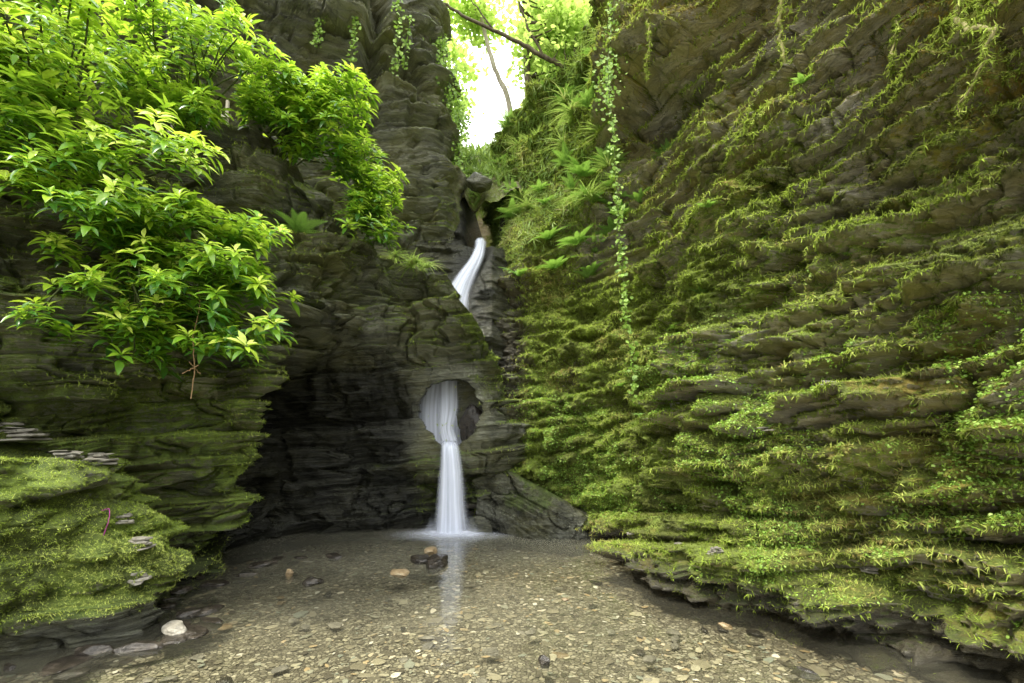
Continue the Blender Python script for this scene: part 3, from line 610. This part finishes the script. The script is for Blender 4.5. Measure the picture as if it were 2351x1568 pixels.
shrub((-4.6,5.2,4.2),[((-3.6,4.5,4.05),(.85,.5,.35),1.2),((-3.05,4.7,3.75),(.5,.4,.25),.6),((-4.1,4.3,3.7),(.5,.4,.4),.7)],'bright green glossy shrub leaning over the pool',80,.17,.06)
shrub((-5.0,4.9,4.4),[((-4.45,4.2,5.3),(.75,.5,.7),1.5),((-4.3,4.0,4.3),(.6,.4,.5),.9),((-4.9,4.4,4.8),(.6,.4,.6),.8)],'tall broad leaved shrub against the cliff',80,.17,.08)
shrub((-4.4,6.2,5.5),[((-4.1,5.6,6.4),(1.,.6,.5),1.6),((-4.9,5.6,5.9),(.7,.5,.5),.8),((-3.9,5.4,5.6),(.6,.3,.25),.5)],'tall leafy shrub on the rock shelf',88,.165,.03)
shrub((-3.3,6.6,5.7),[((-3.1,6.1,6.3),(.8,.5,.45),1.4),((-2.45,6.2,6.2),(.45,.4,.35),.8),((-2.6,6.2,5.6),(.4,.3,.3),.6),((-2.3,6.3,5.4),(.3,.3,.25),.3)],'leafy shrub growing from the top of the shelf',88,.165,.05)
shrub((-2.3,7.2,4.9),[((-2.2,6.7,5.6),(.35,.35,.35),.7),((-1.95,6.8,5.1),(.42,.4,.35),.8),((-2.1,6.7,4.75),(.4,.35,.25),.6)],'small green shrub perched above the fall',72,.15,.02)
# ---------------------------------------------------------------- ferns & grass clumps
def fern_template():
    V=[];F=[]
    n=16
    for i in range(n):
        t=(i+1)/(n+1);L=.24*math.sin(math.pi*min(1,t*.85+.15))**.8*(1-t*.35);y=t;z=.25*t-.55*t*t
        for s in (-1,1):
            b=len(V);V+=[(0,y-.022,z),(0,y+.022,z),(s*L,y+.09,z-.04),(s*L*.5,y+.0,z-.01)]
            F.append([b,b+3,b+2,b+1])
    return np.array(V,float),np.array(F)
fV,fF=fern_template()
def fern_mesh(nf,seed):
    r=np.random.default_rng(seed);a=np.linspace(0,2*math.pi,nf,endpoint=False)+r.normal(0,.2,nf)
    f=np.stack([np.cos(a),np.sin(a),.35+.5*r.random(nf)],-1)
    return inst(fV,fF,np.zeros((nf,3)),f,np.tile([0,0,1.],(nf,1)),.75+.4*r.random(nf),np.clip(.55+r.normal(0,.15,nf),0,1))
def at_wall(P,y,z):
    d=(P[:-60,:,1]-y)**2+(P[:-60,:,2]-z)**2;i=np.unravel_index(np.argmin(d),d.shape);return P[i]
gV,gF=blade_t(.028,.75,5)
def grass_mesh(nf,seed,up=.8):
    r=np.random.default_rng(seed);a=r.uniform(0,6.28,nf)
    f=np.stack([np.cos(a),np.sin(a),up*r.random(nf)+.2],-1)
    return inst(gV,gF,r.normal(0,.06,(nf,3)),f,np.tile([0,0,1.],(nf,1)),.6+.6*r.random(nf),np.clip(.6+r.normal(0,.2,nf),0,1))
protos={}
def place(kind,i,loc,sc,lab,grp,mat):
    key=(kind,i)
    if key not in protos:
        V,F,T=(fern_mesh(11,i) if kind=='fern' else grass_mesh(70,i))
        o=build(kind,V,F,mat,dict(tone=T),False);protos[key]=o
    else:
        o=protos[key].copy();COL.objects.link(o)
    o.location=loc;o.scale=(sc,)*3;o.rotation_euler=(random.uniform(-.2,.3),random.uniform(-.35,.1),random.uniform(0,6.28))
    o['label']=lab;o['category']='fern' if kind=='fern' else 'grass';o['group']=grp
for i in range(56):
    y=random.uniform(8.4,11.6);z=random.uniform(4.6,9.4)
    p=at_wall(PR,y,z)
    if p[0]<-.05 and p[2]<7.6:p=at_wall(PR,8.9,z)
    place('fern',i%3,(p[0]-.05,p[1]-.03,p[2]),random.uniform(.26,.44),'green fern rooted in the mossy cliff','ferns on the cliff',M_fern)
for (y,z) in [(6.5,3.6),(7.2,3.3),(5.2,5.6),(7.8,4.4),(5.5,3.9),(8.1,3.2),(6.9,1.9),(4.6,3.4),(6.0,4.6),(7.5,2.4),(6.6,2.6),(5.0,2.6)]:
    p=at_wall(PR,y,z);place('fern',1,(p[0]-.04,p[1]-.03,p[2]),random.uniform(.13,.22),'green fern rooted in the mossy cliff','ferns on the cliff',M_fern)
place('fern',0,(-2.9,6.15,4.35),.38,'green fern on the dark rock shelf','ferns on the cliff',M_fern)
for i in range(26):
    y=random.uniform(8.4,11.8);z=random.uniform(6.,9.6)
    p=at_wall(PR,y,z)
    if p[0]<-.05 and p[2]<7.6:p=at_wall(PR,8.8,z)
    place('grass_clump',i%3,(p[0]-.05,p[1]-.03,p[2]),random.uniform(.3,.5),'arching grass clump hanging from the cliff','grass clumps on the cliff',M_grass)
for (y,z) in [(8.3,2.6),(8.2,2.3),(7.4,1.8),(6.2,2.9),(6.0,2.2),(8.6,5.3),(8.5,5.6),(7.3,4.4)]:
    p=at_wall(PR,y,z);place('grass_clump',1,(p[0]-.03,p[1]-.03,p[2]),random.uniform(.15,.25),'small grass tuft on the mossy wall','grass clumps on the cliff',M_grass)
for x,y,z,s in ((-1.45,7.8,4.5,.28),(-1.7,7.7,4.5,.3),(-1.95,7.6,4.6,.3),(-1.6,7.6,4.5,.25)):
    place('grass_clump',2,(x,y,z),s,'grass tuft on the rim of the dark wall','grass clumps on the cliff',M_grass)
# ---------------------------------------------------------------- hanging vines
def vine(name,pts,r,leafn,leafs,label,mat=M_stem,lm=M_small,spread=.07,droop=1.,cat_='vine',grp=None):
    c=curve(pts,10,.02);b=c[0].copy()
    root=link(bpy.data.objects.new(name,None),label=label,category=cat_,group=grp);root.location=b
    V,F,T=tube(c,np.linspace(r,r*.5,len(c)),6,rough=.3);build('stem',V-b,F,mat,parent=root)
    i=rng.integers(0,len(c)-1,leafn);t=rng.random((leafn,1));p=c[i]*(1-t)+c[i+1]*t+rng.normal(0,spread,(leafn,3))*np.array([1,.6,.5])
    f=rng.normal(0,.7,(leafn,3));f[:,2]-=droop
    V,F,T=inst(tV,tF,p,f,np.array([0,-1,.5])+rng.normal(0,.4,(leafn,3)),leafs*(.6+.8*rng.random(leafn)),np.clip(rng.normal(.5,.2,leafn),0,1))
    build('foliage',V-b,F,lm,dict(tone=T),False,parent=root);return root
vine('ivy_vine',[(1.5,7.2,7.6),(1.55,7.05,6.4),(1.6,6.9,5.2),(1.64,6.8,4.2),(1.72,6.75,3.2),(1.85,6.7,2.1)],.006,420,.042,'long trailing ivy strand hanging free of the cliff',spread=.045,grp='hanging vines')
vine('ivy_vine',[(1.9,8.1,9.8),(1.7,7.8,8.6),(1.55,7.4,7.5),(1.5,7.2,6.8)],.008,300,.042,'leafy ivy strand hanging from the crest',spread=.1,grp='hanging vines')
for k_,(x,y,z,L) in enumerate([(-2.3,9.1,10.3,1.6),(-2.15,9.3,10.2,1.2),(-3.0,8.7,9.8,1.2),(-3.6,8.5,9.6,.9),(-1.6,10.0,10.4,1.2),(-1.4,10.1,9.8,1.9),(-1.2,10.2,8.8,1.4),(-1.25,10.3,9.3,1.6)]):
    vine('ivy_vine',[(x,y,z),(x+.05,y-.1,z-L*.4),(x-.03,y-.12,z-L)],.006,260 if k_>3 else 90,.05,'thin leafy vine trailing down the dark cliff',spread=.13 if k_>3 else .05,grp='hanging vines')
def froot(pts,r,label,mn=900):
    c=curve(pts,8,.05);b=c[0].copy();root=link(bpy.data.objects.new('hanging_root',None),label=label,category='root',group='mossy hanging roots');root.location=b
    V,F,T=tube(c,np.linspace(r,r*.6,len(c)),8,rough=.6);build('stem',V-b,F,M_root,parent=root)
    tv,tf=blade_t(.12,.4);i=rng.integers(0,len(c),mn);f=rng.normal(0,.6,(mn,3));f[:,2]-=.7
    V,F,T=inst(tv,tf,c[i]+rng.normal(0,r*.8,(mn,3)),f,rng.normal(0,1,(mn,3)),.04*(.5+rng.random(mn)),np.clip(rng.normal(.55,.2,mn),0,.9))
    build('moss_coat',V-b,F,M_moss,dict(tone=T),False,parent=root)
def offw(y,z,o=.1):
    p=at_wall(PR,y,z);return (p[0]-o,p[1]-o*.5,z)
def hangroot(y,z,L,r,label,sw=.1,o=.22):
    p=np.array(offw(y,z,o));froot([p,p+np.array([-.03,sw*.5,-L*.3]),p+np.array([-.05,-sw,-L*.65]),p+np.array([-.04,sw*.4,-L])],r,label)
hangroot(4.3,6.0,1.9,.03,'thick moss covered root hanging down the rock')
hangroot(3.95,5.5,1.1,.022,'mossy root looping off the overhang',.2)
hangroot(6.2,7.6,1.9,.025,'mossy root trailing over layered slate')
hangroot(5.2,6.9,1.0,.014,'thin mossy rootlet hanging from the overhang')
hangroot(4.6,6.3,1.1,.014,'thin mossy rootlet hanging from the overhang',.05)
hangroot(3.5,4.9,1.3,.016,'thin mossy rootlet hanging from the overhang',.12)
hangroot(7.2,8.6,1.4,.015,'slender moss coated root on the cliff')
# ---------------------------------------------------------------- trees
def tree(base,limbs,crowns,label,bm_=M_bark,leaf=.11,nl=2500):
    base=np.array(base,float);root=link(bpy.data.objects.new('tree',None),label=label,category='tree');root.location=base
    V,F,T=cat([tube(curve(p,7,.04),np.linspace(r0,r1,(len(p)-1)*7+1),8,rough=.15) for p,r0,r1 in limbs]);build('trunk',V-base,F,bm_,parent=root)
    pts=np.concatenate([curve(p,7) for p,_,_ in limbs]);ps=[]
    tw=[]
    for c,r,w in crowns:
        c=np.array(c,float);r=np.array(r,float);nc=int(26*w)+3
        cl=c+nrm(rng.normal(size=(nc,3)))*r*rng.random((nc,1))**.4
        for q in cl:
            s=pts[np.argmin(np.linalg.norm(pts-q,axis=1))];tw.append(tube(curve([s,(s+q)/2+rng.normal(0,.08,3),q],4,.03),np.linspace(.02,.005,9),5))
        m=int(nl*w);ps.append(cl[rng.integers(0,nc,m)]+rng.normal(0,1,(m,3))*np.array([.3,.3,.13]))
    V,F,T=cat(tw);build('branch',V-base,F,bm_,parent=root)
    ps=np.concatenate(ps);m=len(ps);f=rng.normal(0,1,(m,3));f[:,2]*=.5
    V,F,T=inst(tV,tF,ps,f,np.array([0,0,1])+rng.normal(0,.45,(m,3)),leaf*(.6+.7*rng.random(m)),np.clip(rng.normal(.55,.22,m),0,1))
    build('crown',V-base,F,M_tree,dict(tone=T),False,parent=root)
tree((.5,13,9.0),[([(.5,13,9.0),(.48,13,11.2),(.42,13,12.4),(.4,13,13.6),(.6,13,15.5)],.12,.07),([(.42,13,12.2),(.8,12.9,13.0),(1.4,12.7,13.8)],.06,.03)],[((1.3,12.8,13.1),(1.1,.9,.8),.9),((1.8,12.8,11.9),(.8,.8,.6),.7),((.85,13.2,12.5),(.6,.7,.8),.5)],'slender woodland tree with fresh bright leaves')
tree((.05,13.5,9.0),[([(.05,13.5,9.0),(-.05,13.5,11.3),(-.5,13.5,12.5),(-.85,13.5,13.7),(-1.0,13.5,15)],.09,.05)],[((-1.2,13.5,14.2),(1.0,.8,.4),.5)],'pale leaning tree trunk with a light canopy',bark('pale_bark',(.2,.17,.12),(.45,.42,.33)))
tree((1.7,10.1,9.6),[([(1.9,10.2,9.4),(1.4,10,9.72),(1.1,10,9.75),(.7,10,9.92),(.25,10,10.2),(-.4,10,10.5),(-1.1,10,10.85),(-1.65,10,11.2)],.065,.025),([(.7,10,9.9),(.3,9.9,10.6),(.1,9.9,11.3),(.15,9.9,12)],.03,.015),([(-.4,10,10.5),(-.9,9.9,11.1)],.02,.01)],[((1.4,10.3,10.6),(.6,.5,.7),.8),((.8,10.4,11.2),(.5,.5,.3),.25)],'dark bare bough reaching across the gorge opening',leaf=.09)
for j,(x,y,z,w) in enumerate([(2.8,15,12,1.2),(4.4,17,14,1.2),(1.9,18,12.6,.6),(-2.6,18,15.4,.5)]):
    tree((x,y,z-4),[([(x,y,z-4),(x+.1,y,z-1),(x-.1,y,z+1),(x+.2,y,z+3)],.15,.06)],[((x,y,z+.5),(1.3,1.2,1.8),w),((x,y,z-1.2),(1.,1,.7),w*.6)],'woodland tree in full summer leaf',leaf=.14)
# ---------------------------------------------------------------- stone stacks
def slab_mesh(seed,r,h):
    rg=np.random.default_rng(seed);n=11;a=np.linspace(0,2*math.pi,n,endpoint=False)+rg.normal(0,.12,n)
    rr=r*(.7+.45*rg.random(n));asp=.55+.4*rg.random();x=np.cos(a)*rr;y=np.sin(a)*rr*asp
    V=[];
    for s,z in ((.93,0),(1.02,h*.3),(1,h*.75),(.9,h)):
        V+=[(x[i]*s+rg.normal(0,r*.02),y[i]*s+rg.normal(0,r*.02),z+rg.normal(0,h*.08)) for i in range(n)]
    F=[[l*n+i,l*n+(i+1)%n,(l+1)*n+(i+1)%n,(l+1)*n+i] for l in range(3) for i in range(n)]+[list(range(n))[::-1],list(range(3*n,4*n))]
    me=bpy.data.meshes.new('slate');me.from_pydata(V,[],F);me.materials.append(M_stone);return me
def stack(loc,n,r,label,seed,h=.016,tilt=.08):
    root=link(bpy.data.objects.new('stone_stack',None),label=label,category='stone stack',group='stacked slates left by visitors');root.location=loc
    rg=random.Random(seed);z=0
    for i in range(n):
        rr=r*(1-.45*i/max(1,n))*rg.uniform(.65,1.2);hh=h*rg.uniform(.5,1.5)
        o=bpy.data.objects.new('slate',slab_mesh(seed*50+i,rr,hh));o.location=(rg.uniform(-.22,.22)*r,rg.uniform(-.2,.2)*r,z);o.rotation_euler=(rg.uniform(-tilt,tilt),rg.uniform(-tilt,tilt),rg.uniform(0,6));link(o,root);z+=hh*1.02
    return root
def topz(P,x,y):
    d=(P[...,0]-x)**2+(P[...,1]-y)**2;m=d<.02
    return float(P[...,2][m].max()) if m.any() else float(P[...,2].ravel()[np.argmin(d)])
for i,(x,y,n_,r) in enumerate([(-4.6,3.95,4,.15),(-4.35,4.05,6,.17),(-4.1,4.2,7,.12),(-3.85,3.9,5,.15),(-3.75,4.15,5,.13),(-4.7,4.3,5,.16),(-4.0,4.4,6,.13)]):
    stack((x,y,topz(PH,x,y)-.02),n_,r,'small pile of flat grey slates on the moss',i+1)
for i,(x,z,n_,r) in enumerate([(-3.9,1.6,6,.13),(-3.55,1.5,4,.1)]):
    d=(PC[:,560:,0]-x)**2+(PC[:,560:,2]-z)**2+(PC[:,560:,1]*.02);p=PC[:,560:][np.unravel_index(np.argmin(d),d.shape)];stack((p[0],p[1]-.05,p[2]),n_,r,'slates balanced on a dark rock ledge',i+20)
def faceH(z,y):
    dd=(PH[:230,:,2]-z)**2+(PH[:230,:,1]-y)**2;return PH[np.unravel_index(np.argmin(dd),dd.shape)]
for i,(z,n_,r) in enumerate([(.42,5,.1),(.66,6,.1),(.85,7,.09)]):
    p=faceH(z,3.75+.12*i);stack((p[0]-.02,p[1]-.02,p[2]-.02),n_,r,'thin slates stacked on the ledge step',i+30)
for i,(y,z,n_,r) in enumerate([(3.75,.5,7,.08),(4.3,.5,6,.08),(4.9,.42,3,.07),(4.3,1.75,6,.09),(4.15,1.65,3,.09),(3.6,2.0,3,.09),(5.4,.45,3,.06)]):
    p=at_wall(PR,y,z);stack((p[0]-.05,p[1]-.03,p[2]-.01),n_,r,'flat slates piled on a mossy shelf',i+40,.013)
p=faceH(.8,3.9)
kk=N('pink_cloth');M_pink=kk.done(kk.pbsdf((.42,.05,.28),.6))
V,F,T=tube(curve([(p[0]+.06,p[1]-.14,.98),(p[0]+.12,p[1]-.14,.99),(p[0]+.13,p[1]-.16,.88),(p[0]+.11,p[1]-.18,.78),(p[0]+.13,p[1]-.2,.7)],8,.01),.0028,6)
build('ribbon',V,F,M_pink,label='thin pink ribbon tied around stacked slates',category='ribbon')
b=np.array([-3.05,4.35,2.25]);root=link(bpy.data.objects.new('twig_cross',None),label='pale twigs bound into a cross hanging from the shrub',category='twig cross');root.location=b
for pts,r in (([(0,0,.3),(.01,0,0),(-.02,0,-.3)],.005),([(-.09,-.02,-.06),(.0,-.02,-.02),(.07,-.02,.02)],.005),([(-.05,.02,.06),(.03,.02,-.03),(.06,.02,-.06)],.004)):
    V,F,T=tube(curve(pts,5,.012),r,6);build('twig',V,F,M_twig,parent=root)
V,F,T=tube(curve([(0,0,.3),(.03,.05,.6),(-.02,.1,.8)],4),.003,5);build('string',V,F,M_twig,parent=root)
root=link(bpy.data.objects.new('wooden_fence',None),label='weathered pale timber railing behind the shrubs',category='fence');root.location=(-5.1,7.0,5.9)
def box(name,c,s,parent,mat,rot=0):
    bm=bmesh.new();bmesh.ops.create_cube(bm,size=1)
    for v in bm.verts:v.co.x*=s[0];v.co.y*=s[1];v.co.z*=s[2]
    bmesh.ops.bevel(bm,geom=bm.edges[:],offset=.005,segments=2)
    me=bpy.data.meshes.new(name);bm.to_mesh(me);bm.free();me.materials.append(mat);o=bpy.data.objects.new(name,me);o.location=c;o.rotation_euler=(0,rot,0);link(o,parent)
for i in range(6):box('post',(-.7+.28*i,0,.3),(.035,.035,1.1),root,M_rail,.05*((i%3)-1))
for z in (.1,.35,.6):box('rail',(.0,-.04,z),(1.6,.025,.04),root,M_rail,.02)
# ---------------------------------------------------------------- light & camera
w=bpy.data.worlds.new('World');scene.world=w;w.use_nodes=True;nt=w.node_tree
sky=nt.nodes.new('ShaderNodeTexSky');sky.sky_type='NISHITA';sky.sun_disc=False
d=np.array([.45,.16,-.88]);d/=np.linalg.norm(d)
el=math.asin(-d[2]);az=math.atan2(-d[0],-d[1])
sky.sun_elevation=el;sky.sun_rotation=az;sky.dust_density=5;sky.air_density=1.0;sky.ozone_density=.6
tc=nt.nodes.new('ShaderNodeTexCoord');sx=nt.nodes.new('ShaderNodeSeparateXYZ');nt.links.new(tc.outputs['Generated'],sx.inputs[0])
cr=nt.nodes.new('ShaderNodeValToRGB');nt.links.new(sx.outputs[2],cr.inputs[0])
e=cr.color_ramp.elements;e[0].position=0;e[0].color=(.16,.16,.16,1);e[1].position=1;e[1].color=(1,1,1,1);q=e.new(.45);q.color=(.5,.5,.5,1)
ml=nt.nodes.new('ShaderNodeMix');ml.data_type='RGBA';ml.blend_type='MULTIPLY';ml.inputs[0].default_value=1;ml.inputs[7].default_value=(45,45.5,45,1);nt.links.new(cr.outputs[0],ml.inputs[6])
mx=nt.nodes.new('ShaderNodeMix');mx.data_type='RGBA';mx.inputs[0].default_value=.88
nt.links.new(sky.outputs[0],mx.inputs[6]);nt.links.new(ml.outputs[2],mx.inputs[7])
bg=nt.nodes['Background'];bg.inputs[1].default_value=.15;nt.links.new(mx.outputs[2],bg.inputs[0])
sl=bpy.data.lights.new('sun','SUN');sl.energy=5;sl.angle=math.radians(5);sl.color=(1,.94,.8)
so=bpy.data.objects.new('sun',sl);COL.objects.link(so)
from mathutils import Vector
so.rotation_euler=Vector(d).to_track_quat('-Z','Y').to_euler()
cam=bpy.data.cameras.new('camera');cam.lens=16;cam.sensor_width=36;cam.shift_y=216/2352;cam.clip_end=500;cam.clip_start=.05
co=bpy.data.objects.new('camera',cam);co.location=(0,0,1.6);co.rotation_euler=(math.radians(90),0,0);COL.objects.link(co);scene.camera=co
scene.view_settings.view_transform='Standard';scene.view_settings.look='None';scene.view_settings.exposure=0
